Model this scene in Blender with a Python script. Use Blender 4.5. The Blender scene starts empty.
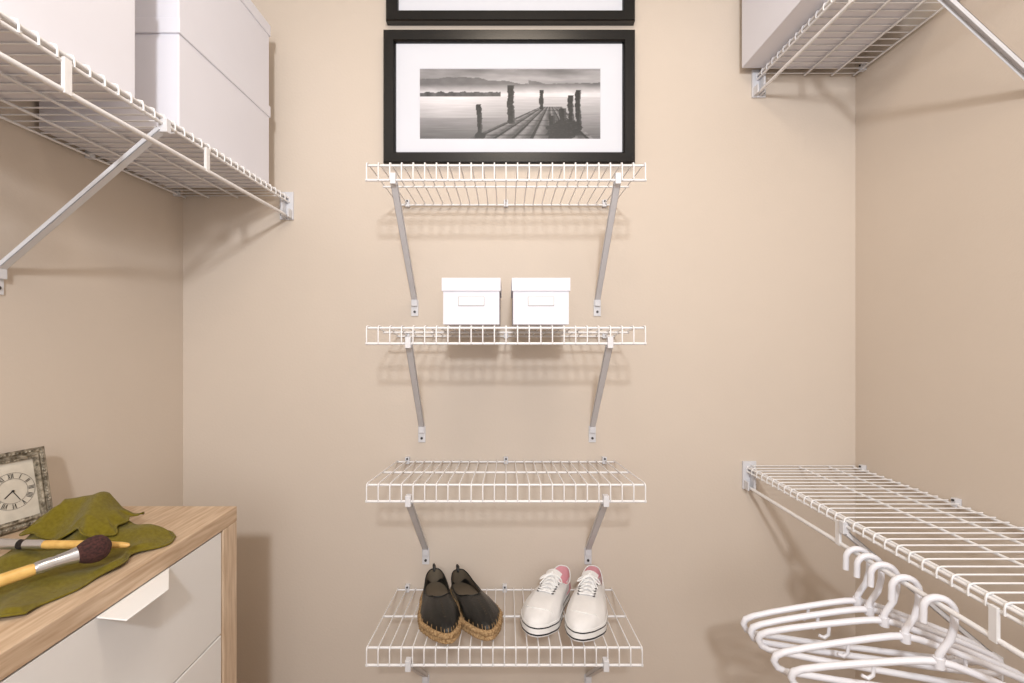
import bpy, bmesh, math, random
from mathutils import Vector as V, Matrix, noise
random.seed(4)
CZ=1.38            # camera height
BW=1.326           # back wall y
LW=-.915; RW=.990  # side walls x
sc=bpy.context.scene
sc.view_settings.view_transform='Standard'

def lin(c):
    return tuple(((x/255)/12.92 if x/255<=.04045 else ((x/255+.055)/1.055)**2.4) for x in c)+(1,)
def mat(name,rgb,rough=.5,metal=0,bump=0,bscale=200,var=0,vscale=8,stretch=None,rgb2=None,spec=.5,coat=0,sheen=0):
    m=bpy.data.materials.new(name); m.use_nodes=True
    nt=m.node_tree; b=nt.nodes['Principled BSDF']
    b.inputs['Base Color'].default_value=lin(rgb); b.inputs['Roughness'].default_value=rough
    b.inputs['Metallic'].default_value=metal; b.inputs['Specular IOR Level'].default_value=spec
    b.inputs['Coat Weight'].default_value=coat; b.inputs['Sheen Weight'].default_value=sheen
    tc=nt.nodes.new('ShaderNodeTexCoord'); mp=nt.nodes.new('ShaderNodeMapping')
    nt.links.new(tc.outputs['Object'],mp.inputs[0])
    if stretch: mp.inputs['Scale'].default_value=stretch
    if var or rgb2:
        n=nt.nodes.new('ShaderNodeTexNoise'); n.inputs['Scale'].default_value=vscale; n.inputs['Detail'].default_value=5
        nt.links.new(mp.outputs[0],n.inputs['Vector'])
        r=nt.nodes.new('ShaderNodeValToRGB'); r.color_ramp.elements[0].position=.35; r.color_ramp.elements[1].position=.65
        c2=rgb2 if rgb2 else tuple(max(0,x-var) for x in rgb)
        r.color_ramp.elements[0].color=lin(c2); r.color_ramp.elements[1].color=lin(rgb)
        nt.links.new(n.outputs['Fac'],r.inputs[0]); nt.links.new(r.outputs[0],b.inputs['Base Color'])
    if bump:
        n=nt.nodes.new('ShaderNodeTexNoise'); n.inputs['Scale'].default_value=bscale; n.inputs['Detail'].default_value=3
        nt.links.new(mp.outputs[0],n.inputs['Vector'])
        bp=nt.nodes.new('ShaderNodeBump'); bp.inputs['Strength'].default_value=bump; bp.inputs['Distance'].default_value=.002
        nt.links.new(n.outputs['Fac'],bp.inputs['Height']); nt.links.new(bp.outputs[0],b.inputs['Normal'])
    return m

M_wall=mat('wall_paint',(210,198,185),.75,bump=.15,bscale=160,var=3,vscale=2,spec=.25)
M_ceil=mat('ceiling_paint',(238,234,226),.9,bump=.1)
M_floor=mat('floor_wood',(150,120,90),.5,rgb2=(120,92,66),vscale=6,stretch=(1,8,1))
M_trim=mat('trim_paint',(240,238,232),.4,bump=.02)
M_wire=mat('wire_vinyl_white',(230,229,230),.35,var=4,vscale=30)
M_steel=mat('brace_enamel',(216,216,220),.4,var=4,vscale=30)
M_clip=mat('clip_plastic',(214,215,220),.4,var=4)
M_screw=mat('screw_dark',(90,88,88),.4,metal=.8,var=10)
M_box=mat('white_card',(226,226,235),.6,bump=.03,var=3,vscale=5)
M_boxlbl=mat('label_card',(236,236,240),.5,var=2)
M_edge=mat('label_frame',(180,178,180),.4,var=4)
M_black=mat('frame_black',(9,9,10),.25,var=3,vscale=30,spec=.5)
M_matb=mat('mat_board',(216,219,228),.8,bump=.03,var=2)
M_wood=mat('oak_laminate',(206,182,156),.45,bump=.08,bscale=60,rgb2=(178,150,122),vscale=22,stretch=(7,.55,7))
M_woodv=mat('oak_laminate_vertical',(214,192,168),.45,bump=.08,bscale=60,rgb2=(190,164,138),vscale=22,stretch=(7,7,.55))
M_draw=mat('drawer_white',(232,231,230),.35,var=3,vscale=3)
M_gap=mat('drawer_gap',(90,82,76),.8,var=5)
M_cloth=mat('olive_linen',(118,106,32),.95,bump=.6,bscale=1300,rgb2=(105,93,25),vscale=200,spec=.1,sheen=.1)
M_bamboo=mat('bamboo',(222,184,110),.4,rgb2=(200,156,84),vscale=30,stretch=(2,2,2))
M_ferr=mat('ferrule_silver',(205,205,208),.25,metal=.85,var=6)
M_brist=mat('bristle_burgundy',(78,42,38),.9,bump=.8,bscale=900,rgb2=(40,20,18),vscale=300)
M_bristd=mat('bristle_dark',(40,30,26),.9,bump=.8,bscale=900,var=15,vscale=300)
M_silver=mat('antique_silver',(178,170,154),.36,metal=.6,bump=.6,bscale=300,rgb2=(92,84,70),vscale=120)
M_face=mat('clock_paper',(206,198,184),.6,var=18,vscale=30)
M_ink=mat('clock_ink',(28,24,22),.5,var=4)
M_hang=mat('hanger_plastic',(230,230,236),.3,var=2,coat=.2)
M_jute=mat('jute',(184,154,114),.95,bump=1,bscale=260,rgb2=(130,100,64),vscale=220)
M_esp=mat('espadrille_leather',(20,21,20),.36,bump=.4,bscale=500,rgb2=(11,12,11),vscale=60)
M_espin=mat('espadrille_lining',(104,94,80),.9,var=18)
M_canvas=mat('sneaker_canvas',(232,231,231),.8,bump=.3,bscale=900,var=4,vscale=60)
M_pink=mat('sneaker_lining',(226,166,174),.85,var=8)
M_rub=mat('sneaker_rubber',(238,238,237),.4,var=3)
M_lace=mat('lace_cotton',(242,242,242),.8,var=6,vscale=400)
M_eye=mat('eyelet',(96,92,92),.4,metal=.4,var=6)
M_navy=mat('sole_stripe',(20,20,28),.5,var=4)

class MB:
    def __init__(s): s.v=[];s.f=[];s.m=[];s.s=[];s.mats=[]
    def mi(s,m):
        if m not in s.mats: s.mats.append(m)
        return s.mats.index(m)
    def add(s,vs,fs,m,smooth=False):
        o=len(s.v); s.v+= [V(p) for p in vs]; k=s.mi(m)
        for f in fs: s.f.append([o+i for i in f]); s.m.append(k); s.s.append(smooth)
    def box(s,a,b,m,T=None):
        x0,y0,z0=[min(a[i],b[i]) for i in range(3)]; x1,y1,z1=[max(a[i],b[i]) for i in range(3)]
        vs=[V(p) for p in((x0,y0,z0),(x1,y0,z0),(x1,y1,z0),(x0,y1,z0),(x0,y0,z1),(x1,y0,z1),(x1,y1,z1),(x0,y1,z1))]
        if T: vs=[T@p for p in vs]
        s.add(vs,[(3,2,1,0),(4,5,6,7),(0,1,5,4),(1,2,6,5),(2,3,7,6),(3,0,4,7)],m)
    def tube(s,path,r,m,n=8,closed=False,radii=None):
        P=[V(p) for p in path]; N=len(P); vs=[];fs=[]
        up=None
        for i in range(N):
            a=P[i-1] if (i>0 or closed) else P[i]; b=P[(i+1)%N] if (i<N-1 or closed) else P[i]
            t=(b-a).normalized()
            if up is None:
                up=V((0,0,1)) if abs(t.z)<.9 else V((1,0,0))
            u=(up-t*up.dot(t)); u=u.normalized() if u.length>1e-6 else t.orthogonal().normalized(); up=u
            w=t.cross(u); rr=radii[i] if radii else r
            k=1.0
            if 0<i<N-1:
                c=(P[i]-P[i-1]).normalized().dot(t); k=1/max(.6,c)
            for j in range(n):
                an=2*math.pi*j/n; vs.append(P[i]+(u*math.cos(an)+w*math.sin(an))*rr*k)
        R=N if closed else N-1
        for i in range(R):
            for j in range(n):
                a=i*n+j;b=i*n+(j+1)%n;c=((i+1)%N)*n+(j+1)%n;d=((i+1)%N)*n+j
                fs.append((a,b,c,d))
        s.add(vs,fs,m,True)
        if not closed:
            s.add(vs[:n],[tuple(range(n-1,-1,-1))],m); s.add(vs[-n:],[tuple(range(n))],m)
    def sphere(s,c,r,m,nu=10,nv=7,sc=(1,1,1)):
        vs=[];fs=[]
        for i in range(nv+1):
            for j in range(nu):
                a=math.pi*i/nv;b=2*math.pi*j/nu
                vs.append(V(c)+V((math.sin(a)*math.cos(b)*sc[0],math.sin(a)*math.sin(b)*sc[1],math.cos(a)*sc[2]))*r)
        for i in range(nv):
            for j in range(nu):
                fs.append((i*nu+j,(i+1)*nu+j,(i+1)*nu+(j+1)%nu,i*nu+(j+1)%nu))
        s.add(vs,fs,m,True)
    def rings(s,rings,m,cap0=False,cap1=False,smooth=True):
        n=len(rings[0]); vs=[p for r in rings for p in r]; fs=[]
        for i in range(len(rings)-1):
            for j in range(n):
                fs.append((i*n+j,i*n+(j+1)%n,(i+1)*n+(j+1)%n,(i+1)*n+j))
        s.add(vs,fs,m,smooth)
        if cap0: s.add(rings[0],[tuple(range(n-1,-1,-1))],m)
        if cap1: s.add(rings[-1],[tuple(range(n))],m)
    def build(s,name,bevel=0,T=None,seg=2):
        me=bpy.data.meshes.new(name); me.from_pydata([tuple(T@p) if T else tuple(p) for p in s.v],[],s.f)
        for m in s.mats: me.materials.append(m)
        for i,p in enumerate(me.polygons): p.material_index=s.m[i]; p.use_smooth=s.s[i]
        me.update()
        o=bpy.data.objects.new(name,me); sc.collection.objects.link(o)
        if bevel:
            b=o.modifiers.new('bevel','BEVEL'); b.width=bevel; b.segments=seg; b.limit_method='ANGLE'; b.angle_limit=math.radians(55)
        return o

# ---------------- room shell
FY=-1.5; H=2.62
def slab(name,a,b,m):
    x=MB(); x.box(a,b,m); return x.build(name)
slab('wall_back',(LW-.1,BW,0),(RW+.1,BW+.1,H),M_wall)
slab('wall_left',(LW-.1,FY,0),(LW,BW,H),M_wall)
slab('wall_right',(RW,FY,0),(RW+.1,BW,H),M_wall)
slab('wall_front',(LW-.1,FY-.1,0),(RW+.1,FY,H),M_wall)
slab('floor',(LW-.1,FY-.1,-.1),(RW+.1,BW+.1,0),M_floor)
slab('ceiling',(LW-.1,FY-.1,H),(RW+.1,BW+.1,H+.1),M_ceil)
for nm,a,b in(('baseboard_back',(LW+.012,BW-.012,0),(RW-.012,BW,.09)),('baseboard_left',(LW,FY,0),(LW+.012,BW,.09)),('baseboard_right',(RW-.012,FY,0),(RW,BW,.09))):
    x=MB(); x.box(a,b,M_trim); x.build(nm,.003)

# ---------------- wire shelves
def channel(mb,p0,p1,side,w,d,m):
    p0=V(p0);p1=V(p1); t=(p1-p0); L=t.length; t.normalize(); sd=V(side); n=t.cross(sd).normalized()
    T=Matrix((( t.x,sd.x,n.x,p0.x),(t.y,sd.y,n.y,p0.y),(t.z,sd.z,n.z,p0.z),(0,0,0,1)))
    mb.box((0,-w/2,-.001),(L,w/2,.001),m,T)
    mb.box((0,-w/2,-d),(L,-w/2+.0018,.001),m,T)
    mb.box((0,w/2-.0018,-d),(L,w/2,.001),m,T)
def shelf(Mp,s0,s1,d,zf,zb,kind,braces,ends=(),drop=.30,lip=.04):
    mb=MB()
    z=lambda t: CZ+zb+(zf-zb)*t/d
    n=round((s1-s0)/.0254); g=(s1-s0-.006)/n
    short=lip if kind=='c' else .018
    for i in range(n+1):
        s=s0+.003+g*i
        mb.tube([Mp(s,.008,z(0)),Mp(s,d-.008,z(d-.008)),Mp(s,d-.002,z(d)-.002),Mp(s,d,z(d)-.008),Mp(s,d,z(d)-short)],.0017,M_wire,n=6)
    def rod(t,dz,r=.0027):
        mb.tube([Mp(s0,t,z(t)+dz),Mp(s1,t,z(t)+dz)],r,M_wire,n=8)
    rod(.010,-.0042); rod(d*.52,-.0042); rod(d-.010,-.0044); rod(d-.0035,-short+.001,.003)
    if kind=='s':
        rod(d-.004,-.006); rod(d*.25,-.0042)
        mb.tube([Mp(s0,d-.002,z(d)-.058),Mp(s1,d-.002,z(d)-.058)],.0042,M_wire,n=10)
        for k in(.955,.65,.345,.04):
            a=Mp(k-.006,d-.003,z(d)-.012); b=Mp(k+.006,d+.0025,z(d)-.062); mb.box(a,b,M_wire)
    m=max(2,round((s1-s0)/.28))
    for i in range(m+1):
        s=s0+.03+(s1-s0-.06)*i/m
        mb.box(Mp(s-.006,.0005,z(0)-.009),Mp(s+.006,.014,z(0)+.010),M_clip)
        mb.tube([Mp(s,.013,z(0)+.006),Mp(s,.016,z(0)+.006)],.0028,M_screw,n=8)
    side=(Mp(1,0,0)-Mp(0,0,0))
    for (sf,sb) in braces:
        zt=z(d)-short+.001 if kind=='c' else z(d)-.022
        zw=CZ+zf-drop
        a=Mp(sf,d-.006,zt-.006); b=Mp(sb,.006,zw+.02)
        channel(mb,a,b,side,.015,.008,M_steel)
        mb.box(Mp(sf-.006,d-.010,zt-.010),Mp(sf+.006,d+.005,zt+.014),M_steel)
        mb.box(Mp(sb-.010,.0005,zw-.022),Mp(sb+.010,.0035,zw+.024),M_steel)
        mb.box(Mp(sb-.008,.003,zw+.006),Mp(sb+.008,.012,zw+.024),M_steel)
        mb.tube([Mp(sb,.003,zw-.010),Mp(sb,.006,zw-.010)],.0036,M_screw,n=10)
    for (e,dr) in ends:
        a=Mp(e,d-.028,z(d)-.066); b=Mp(e-.006,d+.010,z(d)+.012); mb.box(a,b,M_clip)
        a=Mp(e-.006,d-.014,z(d)-.064); b=Mp(e-.030,d-.009,z(d)+.004); mb.box(a,b,M_clip)
        a=Mp(e-.006,d+.004,z(d)-.064); b=Mp(e-.030,d+.008,z(d)-.040); mb.box(a,b,M_clip)
        mb.tube([Mp(e-.006,d-.021,z(d)-.052),Mp(e-.009,d-.021,z(d)-.052)],.005,M_screw)
        mb.tube([Mp(e-.006,d-.021,z(d)-.004),Mp(e-.009,d-.021,z(d)-.004)],.005,M_screw)
    return mb.build('wire_shelf',.0006,seg=1)
C=lambda s,t,z: V((s,BW-t,z))
Lf=lambda s,t,z: V((LW+t,s,z))
R=lambda s,t,z: V((RW-t,s,z))
shelf(C,-.307,.307,.306,.384,.378,'c',[(-.246,-.258),(.244,.258)])
shelf(C,-.307,.307,.306,.027,.008,'c',[(-.213,-.238),(.227,.244)])
shelf(C,-.307,.307,.306,-.318,-.345,'c',[(-.213,-.227),(.218,.232)])
shelf(C,-.307,.300,.306,-.676,-.705,'c',[(-.213,-.227),(.218,.232)])
shelf(Lf,-.35,BW-.006,.305,.400,.400,'s',[(.84,.84),(.1,.1)],[(BW-.0005,1)])
shelf(R,-.35,BW-.006,.312,-.360,-.360,'s',[(.94,.94),(.2,.2)],[(BW-.0005,1)])
shelf(R,-.35,BW-.006,.285,.745,.745,'s',[(.86,.86),(.1,.1)],[(BW-.0005,1)])

# ---------------- boxes
def storage_box(x0,x1,y0,y1,z,h,name='storage_box',lid=.03,label=None,ov=.003):
    mb=MB()
    mb.box((x0+ov,y0+ov,z),(x1-ov,y1-ov,z+h-.006),M_box)
    mb.box((x0,y0,z+h-lid),(x1,y1,z+h),M_box)
    if label:
        cx=(x0+x1)/2; zc=z+h*.50; w,hh=label
        mb.box((cx-w/2,y0+ov-.0012,zc-hh/2),(cx+w/2,y0+ov+.001,zc+hh/2),M_edge)
        mb.box((cx-w/2+.0015,y0+ov-.0018,zc-hh/2+.0015),(cx+w/2-.0015,y0+ov,zc+hh/2-.0015),M_boxlbl)
    return mb.build(name,.0018)
zd=CZ+.4023
for y0,y1 in((.45,.80),(.90,1.25)):
    for k in range(2):
        storage_box(-.905,-.628,y0,y1,zd+k*.2155,.215)
storage_box(.65,.93,1.03,1.30,CZ+.7475,.24)
storage_box(-.146,-.012,1.06,1.25,CZ+.0305,.106,'lidded_box',.030,(.060,.022))
storage_box(.013,.146,1.06,1.25,CZ+.0305,.106,'lidded_box',.030,(.060,.022))

# ---------------- framed pictures
def art_val(u,v):
    nz=lambda a,b,o=0: noise.fractal(V((u*a,v*b,o)),1.0,2.0,4)
    g=.62+.10*nz(3,5,1)
    if v>.82: g+=.10*nz(5,9,7)-.12*(v-.82)/.18
    g+=.25*math.exp(-((v-.62)/.09)**2)
    hill=.80+.07*math.sin(u*5+.5)+.03*nz(9,1,3)+.05*(u>.6)
    if .64<v<hill: g=.42+.48*max(0,(.78-v))/.14+.06*nz(12,12,5)
    if .60<v<.665+.02*nz(30,1,9) and u<.45: g=.30+.1*nz(30,10,2)
    if v<.60:
        g=.80-.44*(.60-v)/.60+.05*nz(6,60,4)+.12*math.exp(-((u-.15)/.25)**2)*(v>.3)
    if v<.46:
        vp=(.72,.52); s=(.52-v)/.52
        l=.72-.46*s; r=.76+.20*s
        if l<u<r:
            k=(u-vp[0])/max(s,.01)
            g=.40+.10*math.sin(k*60)+.07*nz(40,40,6)
            if abs((k*9.5)%1-.5)>.40: g=.12
            if abs((1/(s+.12)*3)%1-.5)>.44: g*=.6
    for (pu,a,b,w) in((.33,.06,.50,.017),(.505,.22,.76,.022),(.675,.42,.70,.013),(.79,.12,.44,.024),(.835,.15,.62,.018),(.875,.18,.70,.018),(.73,.20,.34,.02)):
        if abs(u-pu-.003*math.sin(v*9))<w*(.85+.3*nz(20,20,8)) and a<v<b: g=.10+.10*nz(50,30,3)+.12*(u>pu+w*.4)
    if ((u-.80)/.10)**2+((v-.13)/.14)**2<1+.4*nz(25,25,1): g=.10+.12*abs(nz(40,40,2))
    if ((u-.335)/.03)**2+((v-.05)/.05)**2<1: g=.15
    return min(1,max(.02,g))
artm=bpy.data.materials.new('pier_photograph_print'); artm.use_nodes=True
_n=artm.node_tree; _a=_n.nodes.new('ShaderNodeVertexColor'); _a.layer_name='Col'
_n.links.new(_a.outputs[0],_n.nodes['Principled BSDF'].inputs['Base Color']); _n.nodes['Principled BSDF'].inputs['Roughness'].default_value=.5
def picture(x0,x1,z0,z1,fw=.034):
    root=bpy.data.objects.new('framed_picture',None); sc.collection.objects.link(root)
    y1=BW-.002; y0=BW-.024
    mb=MB()
    prof=[(0,y1),(0,y0+.003),(.003,y0),(fw-.006,y0+.001),(fw-.002,y0+.006),(fw,y0+.012),(fw,y1)]
    rings=[]
    for (i,y) in prof:
        rings.append([V((x0+i,y,z0+i)),V((x1-i,y,z0+i)),V((x1-i,y,z1-i)),V((x0+i,y,z1-i))])
    mb.rings(rings,M_black,smooth=False)
    o=mb.build('frame'); o.parent=root
    mb=MB(); 
    ax0=x0+.098; ax1=x1-.093; az0=z0+.070; az1=z1-.102
    ym=y0+.012
    def rect(a,b,c,d,y): return [V((a,y,c)),V((b,y,c)),V((b,y,d)),V((a,y,d))]
    mb.rings([rect(x0+fw-.002,x1-fw+.002,z0+fw-.002,z1-fw+.002,ym),rect(ax0,ax1,az0,az1,ym),rect(ax0+.002,ax1-.002,az0+.002,az1-.002,ym+.0015)],M_matb,smooth=False)
    o=mb.build('mat_board'); o.parent=root
    NU,NV=300,120; vs=[];fs=[];cols=[]
    for j in range(NV+1):
        for i in range(NU+1):
            u=i/NU;v=j/NV; vs.append((ax0+(ax1-ax0)*u,ym+.0015,az0+(az1-az0)*v)); g=art_val(u,v)
            l=lin((g*255*.96,g*255*.95,g*255*.97)); cols.append(l)
    for j in range(NV):
        for i in range(NU):
            a=j*(NU+1)+i; fs.append((a,a+1,a+NU+2,a+NU+1))
    me=bpy.data.meshes.new('art_print'); me.from_pydata(vs,[],fs); me.materials.append(artm)
    ca=me.color_attributes.new('Col','FLOAT_COLOR','POINT')
    ca.data.foreach_set('color',[c for l in cols for c in l])
    o=bpy.data.objects.new('art_print',me); sc.collection.objects.link(o); o.parent=root
picture(-.342,.360,CZ+.488,CZ+.860)
picture(-.335,.360,CZ+.884,CZ+1.225)

# ---------------- dresser
DT=CZ-.341; DX=-.546; DY0=.18; DY1=.95
mb=MB()
DL=LW+.014
mb.box((DL,DY0,DT-.030),(DX,DY1,DT),M_wood)
mb.box((DL,DY1-.046,.0),(DX,DY1-.0005,DT-.0305),M_woodv)
mb.box((DL,DY0+.0005,.0),(DX,DY0+.046,DT-.0305),M_woodv)
mb.box((DL,DY0+.046,.05),(DL+.01,DY1-.046,DT-.031),M_woodv)
mb.box((DL+.01,DY0+.046,.05),(DX-.022,DY1-.046,DT-.031),M_gap)
mb.box((DL+.01,DY0+.046,0),(DX-.03,DY1-.046,.05),M_woodv)
zt=DT-.033
for h in(.198,.235,.255,.255):
    mb.box((DX-.021,DY0+.049,zt-h+.003),(DX-.002,DY1-.049,zt),M_draw)
    z=zt-.001; t=.0025
    P=[(DX-.002,.625),(DX-.002,.762),(DX+.038,.705),(DX+.038,.627)]
    vs=[V((x,y,z-(.005 if x>DX else 0))) for x,y in P]+[V((x,y,z+t-(.005 if x>DX else 0))) for x,y in P]
    mb.add(vs,[(0,1,2,3),(7,6,5,4),(0,4,5,1),(1,5,6,2),(2,6,7,3),(3,7,4,0)],M_draw)
    zt-=h
mb.build('dresser',.0012)

# ---------------- table clock
mb=MB(); W=.104; Hc=.138; fwc=.018; th=.010
def rc(i,y): return [V((-W/2+i,y,i)),V((W/2-i,y,i)),V((W/2-i,y,Hc-i)),V((-W/2+i,y,Hc-i))]
mb.rings([rc(0,th),rc(0,0),rc(.003,-.003),rc(.009,-.001),rc(.013,-.004),rc(fwc-.002,-.003),rc(fwc,.002),rc(fwc,.006)],M_silver,smooth=False)
mb.add(rc(0,th),[(0,1,2,3)],M_silver)
mb.add(rc(fwc-.002,.004),[(0,1,2,3)],M_face)
def beads(i,r,step):
    pts=rc(i,-.002)
    for k in range(4):
        a=pts[k];b=pts[(k+1)%4]; n=int((b-a).length/step)
        for q in range(n): mb.sphere(a+(b-a)*q/n,r,M_silver,8,5)
beads(.0055,.0024,.0055); beads(fwc-.0015,.0016,.004)
cx,cz=0,Hc/2
def stroke(x0,z0,x1,z1,w):
    a=V((x0,.0032,z0));b=V((x1,.0032,z1)); t=(b-a).normalized(); n=V((-t.z,0,t.x))*w/2
    mb.add([a-n,b-n,b+n,a+n],[(0,1,2,3)],M_ink)
nums=['XII','I','II','III','IIII','V','VI','VII','VIII','IX','X','XI']
for k,sx in enumerate(nums):
    an=math.pi/2-k*math.pi/6; rd=V((math.cos(an),0,math.sin(an))); tn=V((math.sin(an),0,-math.cos(an)))
    ws={'I':.0022,'V':.0042,'X':.0042}; tot=sum(ws[c] for c in sx); off=-tot/2
    c0=V((cx,0,cz))+rd*.0265
    for ch in sx:
        w=ws[ch]; m0=off+w/2; off+=w
        def pt(a,b): p=c0+tn*(m0+a)+rd*b; return p.x,p.z
        hh=.0040; q=w*.32
        if ch=='I': stroke(*pt(0,-hh),*pt(0,hh),.0010)
        if ch=='V': stroke(*pt(-q,hh),*pt(0,-hh),.0010); stroke(*pt(q,hh),*pt(0,-hh),.0006)
        if ch=='X': stroke(*pt(-q,hh),*pt(q,-hh),.0010); stroke(*pt(q,hh),*pt(-q,-hh),.0006)
for R0 in(.0215,.0318):
    for k in range(48):
        a=2*math.pi*k/48;b=2*math.pi*(k+1)/48
        stroke(cx+R0*math.cos(a),cz+R0*math.sin(a),cx+R0*math.cos(b),cz+R0*math.sin(b),.0005)
stroke(cx,cz,cx-.012,cz-.010,.0018); stroke(cx,cz,cx+.009,cz-.018,.0012)
mb.sphere((cx,.002,cz),.002,M_ink)
mb.add([V((-.012,th,.11)),V((.012,th,.11)),V((.02,th+.016,.004)),V((-.02,th+.016,.004))],[(0,1,2,3),(3,2,1,0)],M_ink)
T=Matrix.Translation((-.858,.825,DT+.0025))@Matrix.Rotation(math.radians(74),4,'Z')@Matrix.Rotation(math.radians(-12),4,'X')
mb.build('table_clock',T=T)

# ---------------- cloth: loosely bunched base + one folded-over layer, one object
def soft(a): return .5-.5*math.cos(math.pi*min(1,max(0,a)))
def wave(a): return .5+.5*math.sin(2*math.pi*a)
def cloth_h(x,y):
    px,py=-.715,.810
    dx,dy=x-px,y-py; r=math.hypot(dx,dy)
    wx=x+.022*noise.noise(V((x*7,y*7,4))); wy=y+.022*noise.noise(V((x*7,y*7,14)))
    h=.046*math.exp(-((dx+dy*.3)/.072)**2-(dy/.050)**2)
    # long soft folds running from the bunch toward the near right corner
    a=wx*11.5+wy*4.0
    h+=.013*wave(a)**1.6*(.45+.55*math.exp(-(r/.16)**2))
    b_=wx*5.0-wy*9.0
    h+=.006*wave(b_+.3)**2
    if y<.735: h=min(h,.014+.08*h)
    elif y<.765: k=(y-.735)/.03; h=h*k+min(h,.014+.08*h)*(1-k)
    return max(0,h)
mb=MB()
def sheet(cs,N,zoff,hf,wob,seed,efall=.05,clampx=-.552,lowedge=.35):
    vs=[];fs=[]; c00,c10,c11,c01=[V(c) for c in cs]
    for j in range(N+1):
        for i in range(N+1):
            u=i/N;v=j/N
            p=c00*(1-u)*(1-v)+c10*u*(1-v)+c11*u*v+c01*(1-u)*v
            p=p+V((wob*noise.noise(V((v*5,seed,u*2))),wob*noise.noise(V((u*5,seed+3,v*2)))))
            p.x=min(p.x,clampx)
            e=min(u,1-u,v,1-v); k=soft(e/efall)
            vs.append(V((p.x,p.y,DT+zoff+hf(p.x,p.y)*(lowedge+(1-lowedge)*k))))
    for j in range(N):
        for i in range(N):
            a=j*(N+1)+i; fs.append((a,a+1,a+N+2,a+N+1))
    mb.add(vs,fs,M_cloth,True)
    g=lambda i,j: vs[j*(N+1)+i]
    hem=[g(i,0) for i in range(0,N,2)]+[g(N,j) for j in range(0,N,2)]+[g(i,N) for i in range(N,0,-2)]+[g(0,j) for j in range(N,0,-2)]
    mb.tube(hem,.0016,M_cloth,n=6,closed=True)
sheet([(-.77,.560),(-.588,.572),(-.562,.795),(-.800,.870)],140,.0024,cloth_h,.018,1.0)
def h2(x,y):
    wx=x+.012*noise.noise(V((x*10,y*10,31)))
    return cloth_h(x,y)+.006+.010*wave(wx*9-y*5+.15)**1.5
sheet([(-.785,.756),(-.648,.744),(-.640,.826),(-.770,.858)],90,.0040,h2,.014,8.0,.12,-.60,.80)
mb.build('olive_scarf')

# ---------------- make-up brushes
def brush(p0,p1,prof):
    p0=V(p0);p1=V(p1); L=(p1-p0).length; t=(p1-p0).normalized(); mb=MB()
    u=t.orthogonal().normalized(); w=t.cross(u)
    for m,pts in prof:
        rings=[[p0+t*L*a+(u*math.cos(k*math.pi/8)+w*math.sin(k*math.pi/8))*r for k in range(16)] for a,r in pts]
        mb.rings(rings,m,True,True)
    return mb.build('makeup_brush')
brush((-.672,.550,DT+.030),(-.578,.686,DT+.040),[
 (M_bamboo,[(0,.002),(.01,.0052),(.1,.0070),(.3,.0080),(.48,.0080),(.52,.0072)]),
 (M_ferr,[(.51,.0078),(.53,.0086),(.60,.0088),(.62,.0082),(.70,.0094),(.78,.0115)]),
 (M_brist,[(.765,.0108),(.80,.0145),(.85,.0178),(.90,.0186),(.945,.0165),(.975,.0115),(.992,.006),(1,.002)])])
brush((-.574,.714,DT+.025),(-.835,.710,DT+.029),[
 (M_bamboo,[(0,.001),(.01,.0032),(.05,.0045),(.25,.0062),(.46,.0062),(.50,.0058)]),
 (M_ferr,[(.49,.0064),(.52,.0070),(.60,.0070)]),
 (M_bristd,[(.595,.0066),(.64,.0070)]),
 (M_ferr,[(.635,.0072),(.80,.0085)]),
 (M_bristd,[(.79,.0080),(.85,.010),(.93,.010),(.98,.006),(1,.001)])])

# ---------------- clothes hangers
def hanger(y,yaw):
    mb=MB(); r=.0052
    pts=[]
    R0=.0200
    cz_=-R0+.004+.0052
    for k in range(0,15):
        a=math.radians(188-k*14); pts.append((R0*math.cos(a),0,cz_+R0*math.sin(a)))
    pts=[(-R0*1.02,0,cz_-.022)]+pts[0:14]
    pts+= [(R0*.95,0,cz_-.022),(R0*.70,0,cz_-.044),(R0*.25,0,cz_-.060),(0,0,cz_-.070),(0,0,cz_-.082)]
    mb.tube(pts,r,M_hang,n=12)
    nz=cz_-.080
    half=[(.000,nz),(.020,nz-.003),(.05,nz-.011),(.10,nz-.026),(.15,nz-.042),(.185,nz-.055),(.199,nz-.063),(.203,nz-.073),(.198,nz-.084),(.184,nz-.090),(.10,nz-.092),(0,nz-.092)]
    loop=[(a,0,c) for a,c in half]+[(-a,0,c) for a,c in reversed(half[1:-1])]
    mb.tube(loop,.0056,M_hang,n=12,closed=True)
    for sgn in(1,-1):
        mb.tube([(sgn*.085,0,nz-.021),(sgn*.086,0,nz-.042),(sgn*.093,0,nz-.049),(sgn*.102,0,nz-.046)],.003,M_hang)
    mb.tube([(0,0,nz+.006),(0,0,nz-.010)],.0078,M_hang,n=12)
    T=Matrix.Translation((RW-.312+.002,y,CZ-.360-.058+.0012))@Matrix.Rotation(yaw,4,'Z')
    mb.build('clothes_hanger',T=T)
for y,yw in((.905,-13),(.876,-13.5),(.842,-17),(.797,-13),(.735,-19)):
    hanger(y,math.radians(yw))

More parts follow.
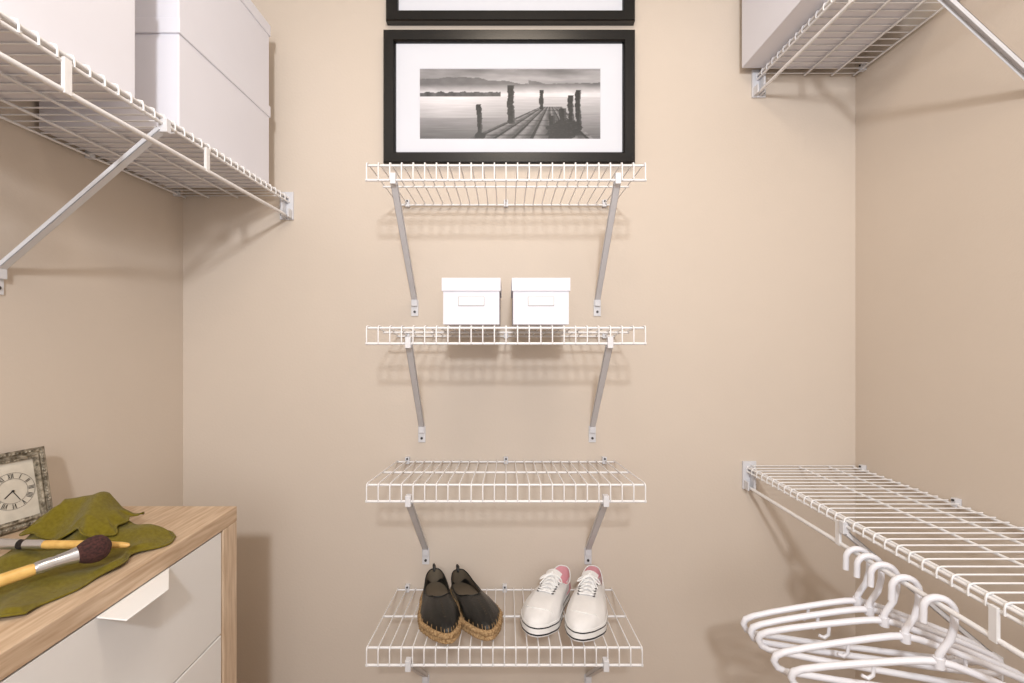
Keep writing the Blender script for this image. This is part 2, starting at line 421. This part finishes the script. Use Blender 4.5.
# ---------------- shoes
def shoe(kind,heel,toe,zc,pitch,flip=1,ws=1.15):
    mb=MB(); heel=V(heel);toe=V(toe); L=(toe-heel).length; N=72
    def base(t):
        ks=[(0,.031),(.2,.032),(.42,.0315),(.62,.040),(.76,.0445),(.9,.040),(1,.032)] if kind=='s' else [(0,.030),(.2,.031),(.42,.031),(.62,.039),(.74,.0425),(.88,.036),(1,.025)]
        for (a,b),(c,d) in zip(ks,ks[1:]):
            if a<=t<=c: q=(t-a)/(c-a); q=q*q*(3-2*q); return (b+(d-b)*q)*ws
    def out(k,s=1.0,z=0):
        ph=2*math.pi*k/N; t=(1-math.cos(ph))/2; sn=math.sin(ph)
        x=math.copysign(abs(sn)**.74,sn)*base(t)*s
        x+=flip*.008*math.sin(math.pi*t)*(1 if t>.3 else t/.3)
        return V((x,L*.5+(t-.5)*L*(1+(s-1)*.4),z+ (.006*max(0,t-.8)/.2 if kind=='s' else 0)))
    def top(k,s=1.0):
        ph=2*math.pi*k/N; t=(1-math.cos(ph))/2; sn=math.sin(ph)
        te=.56 if kind=='e' else .42
        x=math.copysign(abs(sn)**.7,sn)*(.0265 if kind=='e' else .0255)*s*ws+flip*.003*t
        y=L*(.020+(te-.020)*t); y=L*.25+(y-L*.25)*s
        z=(.062-.020*math.sin(math.pi*min(1,t*1.05))-.012*t) if kind=='e' else .070-.020*math.sin(math.pi*min(1,t*1.1))-.006*t
        return V((x,y,z))
    zs=.022
    if kind=='e':
        for z,s in((.0060,1.02),(.0165,1.03)):
            mb.tube([out(k,s,z) for k in range(N)],.0060,M_jute,n=8,closed=True)
            for k in range(0,N*2):
                p=out(k/2,s,z); c=out(k/2,.9,z)
                d=(p-c); d.z=0; d=d.normalized() if d.length>1e-5 else V((0,1,0))
                tl=(2*(k%2)-1)*.0018
                mb.sphere(p+d*.0032+V((0,0,tl)),.0040,M_jute,6,4,(.9,.9,.8))
        mb.rings([[out(k,.98,.001) for k in range(N)],[out(k,1.0,zs) for k in range(N)]],M_jute,True,True)
    else:
        lv=[(0,1.02,M_rub),(.003,1.04,M_navy),(.0065,1.04,M_rub),(.0175,1.04,M_navy),(.0205,1.04,M_rub),(.0245,1.03,M_rub)]
        for (z0,s0,m0),(z1,s1,m1) in zip(lv,lv[1:]):
            mb.rings([[out(k,s0,z0) for k in range(N)],[out(k,s1,z1) for k in range(N)]],m0,z0==0,z1==.0245)
        zs=.0235
    Mu=M_esp if kind=='e' else M_canvas; Ml=M_espin if kind=='e' else M_pink
    Lv=16; rings=[]
    for i in range(Lv+1):
        s=i/Lv; a=1-math.cos(s*math.pi/2); b=math.sin(s*math.pi/2)
        ring=[]
        for k in range(N):
            o_=out(k,1.0,zs); t_=top(k)
            p=o_.lerp(t_,a); p.z=o_.z+(t_.z-o_.z)*b
            if kind=='e': p.z+=.0012*math.sin(k*2.0)*max(0,(p.y/L-.7))*4*(1-s)
            ring.append(p)
        rings.append(ring)
    mb.rings(rings,Mu)
    upv=[p for r_ in rings for p in r_]
    surf=lambda x,y: min(upv,key=lambda p:(p.x-x)**2+(p.y-y)**2).z
    mb.tube([top(k)+V((0,0,.0003)) for k in range(N)],.0017,Mu,n=6,closed=True)
    def lerpin(k,zz,s): p=top(k,s); p.z=zz; return p
    mb.rings([[top(k,.985) for k in range(N)],[top(k,1.0)+V((0,0,-.016)) for k in range(N)],[lerpin(k,zs+.003,1.08) for k in range(N)]],Ml,False,True)
    if kind=='e':
        mb.tube([(0,-.001,.040),(0,-.0025,.056),(0,.000,.072),(0,.006,.070),(0,.008,.056)],.0032,M_esp,n=6)
        for k in range(3,11):
            y=L*(.53+.035*k); a=V((flip*.004-.0025,y,surf(flip*.004-.0025,y)+.0006)); b=V((flip*.004+.0025,y+.002,surf(flip*.004+.0025,y)+.0006))
            mb.tube([a,b],.0005,M_espin,n=5)
        for k in range(0,N):
            a=out(k,1.0,zs-.002); b=rings[3][k]
            d=(a-out(k,.9,zs)); d.z=0; d=d.normalized()*.0012 if d.length>1e-6 else d
            if k%2==0: mb.tube([a+d*2,b+d],.0007,M_jute,n=5)
    else:
        vs=[];fs=[]
        yt0=.62;yt1=.33
        for j in range(11):
            q=j/10; y=L*(yt0+(yt1-yt0)*q)
            zc0=surf(flip*.002,L*yt0)+.001+(.090-surf(0,L*yt0)-.001)*q**1.1
            for i in range(7):
                x=(i-3)/3*(.014+.007*q)
                vs.append(V((x+flip*.003,y,zc0-abs(x)**2*22)))
        for j in range(10):
            for i in range(6): a=j*7+i; fs.append((a,a+1,a+8,a+7))
        mb.add(vs,fs,M_canvas,True); mb.add([p-V((0,.001,.0022)) for p in vs],[f[::-1] for f in fs],M_pink,True)
        tz=lambda y: surf(flip*.002,L*yt0)+.001+(.090-surf(0,L*yt0)-.001)*max(0,(yt0-y/L)/(yt0-yt1))**1.1
        rows=6
        ys=[L*(.40+.046*q) for q in range(rows)]
        for q,y in enumerate(ys):
            for sg in(1,-1):
                xe=sg*.0185+flip*.003; ze=max(surf(xe,y),.047-.0)+.0015
                mb.sphere((xe,y,ze),.0036,M_eye,10,5,(1,1,.45))
                if q<rows-1:
                    y2=ys[q+1]; x2=-sg*.0185+flip*.003; z2=max(surf(x2,y2),.047)+.003
                    zm=max(tz((y+y2)/2),surf(flip*.003,(y+y2)/2))+.0030+(.001 if sg>0 else 0)
                    mb.tube([(xe,y,ze+.0015),(sg*.009+flip*.003,y*.75+y2*.25,max(zm-.001,ze)),(flip*.003,(y+y2)/2,zm+.0005),(-sg*.009+flip*.003,y*.25+y2*.75,max(zm-.002,z2)),(x2,y2,z2)],.0019,M_lace,n=6)
        y=ys[-1]
        mb.tube([(-.0185+flip*.003,y,max(surf(-.0185,y),.047)+.003),(flip*.003,y,max(tz(y),surf(0,y))+.003),(.0185+flip*.003,y,max(surf(.0185,y),.047)+.003)],.0019,M_lace,n=6)
        zb_=tz(ys[0])+.004
        for sg in(1,-1):
            lp=[(flip*.003+sg*(.002+.026*math.sin(math.pi*q/12)**.8),ys[0]+.004+.016*math.sin(2*math.pi*q/12)*.55+.010*math.sin(math.pi*q/12),zb_-.014*math.sin(math.pi*q/12)) for q in range(13)]
            mb.tube(lp,.0018,M_lace,n=6)
            mb.tube([(flip*.003,ys[0],zb_),(flip*.003+sg*.012,ys[0]+.014,zb_-.006),(flip*.003+sg*.024,ys[0]+.030,zb_-.020)],.0017,M_lace,n=6)
        mb.sphere((flip*.003,ys[0],zb_),.0042,M_lace,8,6)
        pts=[]
        for q in range(17):
            x=-.038+.076*q/16; y=L*(.87-.07*(x/.038)**2); pts.append((x+flip*.004,y,surf(x+flip*.004,y)+.0004))
        mb.tube(pts,.0013,M_rub,n=6)
        mb.box((-.005,-.0012,zs),(.005,.003,.066),M_pink)
    d=(toe-heel).normalized(); ang=math.atan2(-d.x,d.y)
    T=Matrix.Translation((heel.x,heel.y,zc))@Matrix.Rotation(ang,4,'Z')@Matrix.Rotation(pitch,4,'X')
    mb.build('espadrille_shoe' if kind=='e' else 'canvas_sneaker',T=T)
tilt=math.atan(.029/.306)
dz=lambda y: CZ-.676-(y-1.02)*.029/.306+.0030
shoe('e',(-.198,1.290,0),(-.126,1.030,0),dz(1.290),tilt,1)
shoe('e',(-.132,1.285,0),(-.036,1.042,0),dz(1.285),tilt,-1)
shoe('s',(.158,1.290,0),(.060,1.045,0),dz(1.290),tilt,1)
shoe('s',(.240,1.290,0),(.158,1.026,0),dz(1.290),tilt,-1)

# ---------------- lights
def area(name,loc,size,power,col):
    l=bpy.data.lights.new(name,'AREA'); l.size=size; l.energy=power; l.color=col; l.shape='DISK'
    o=bpy.data.objects.new(name,l); o.location=loc; sc.collection.objects.link(o); return o
def aim(o,t):
    o.rotation_euler=(V(t)-o.location).to_track_quat('-Z','Y').to_euler()
a=area('bounce_flash',(0.04,-.90,2.10),.13,24,(.94,.965,1.0)); aim(a,(0,1.3,1.45))
f=area('fill_light',(0.05,-1.40,1.65),1.1,13,(.98,.98,1.0)); aim(f,(0,1.3,1.4))  # broad fill lamp added to soften shadows and lift side walls, no doorway there
b=area('ceiling_lamp',(0.05,.35,H-.03),.5,8.5,(1.0,.84,.67))
w=bpy.data.worlds.new('world'); sc.world=w; w.use_nodes=True; w.node_tree.nodes['Background'].inputs[0].default_value=(.8,.8,.85,1); w.node_tree.nodes['Background'].inputs[1].default_value=.3

# ---------------- camera
cam=bpy.data.cameras.new('camera'); co=bpy.data.objects.new('camera',cam); sc.collection.objects.link(co)
co.location=(0,0,CZ); co.rotation_euler=(math.pi/2,0,0)
cam.sensor_width=36; cam.lens=36*468/1024; cam.shift_x=6/1024; cam.shift_y=-3.5/1024; cam.clip_start=.01
sc.camera=co
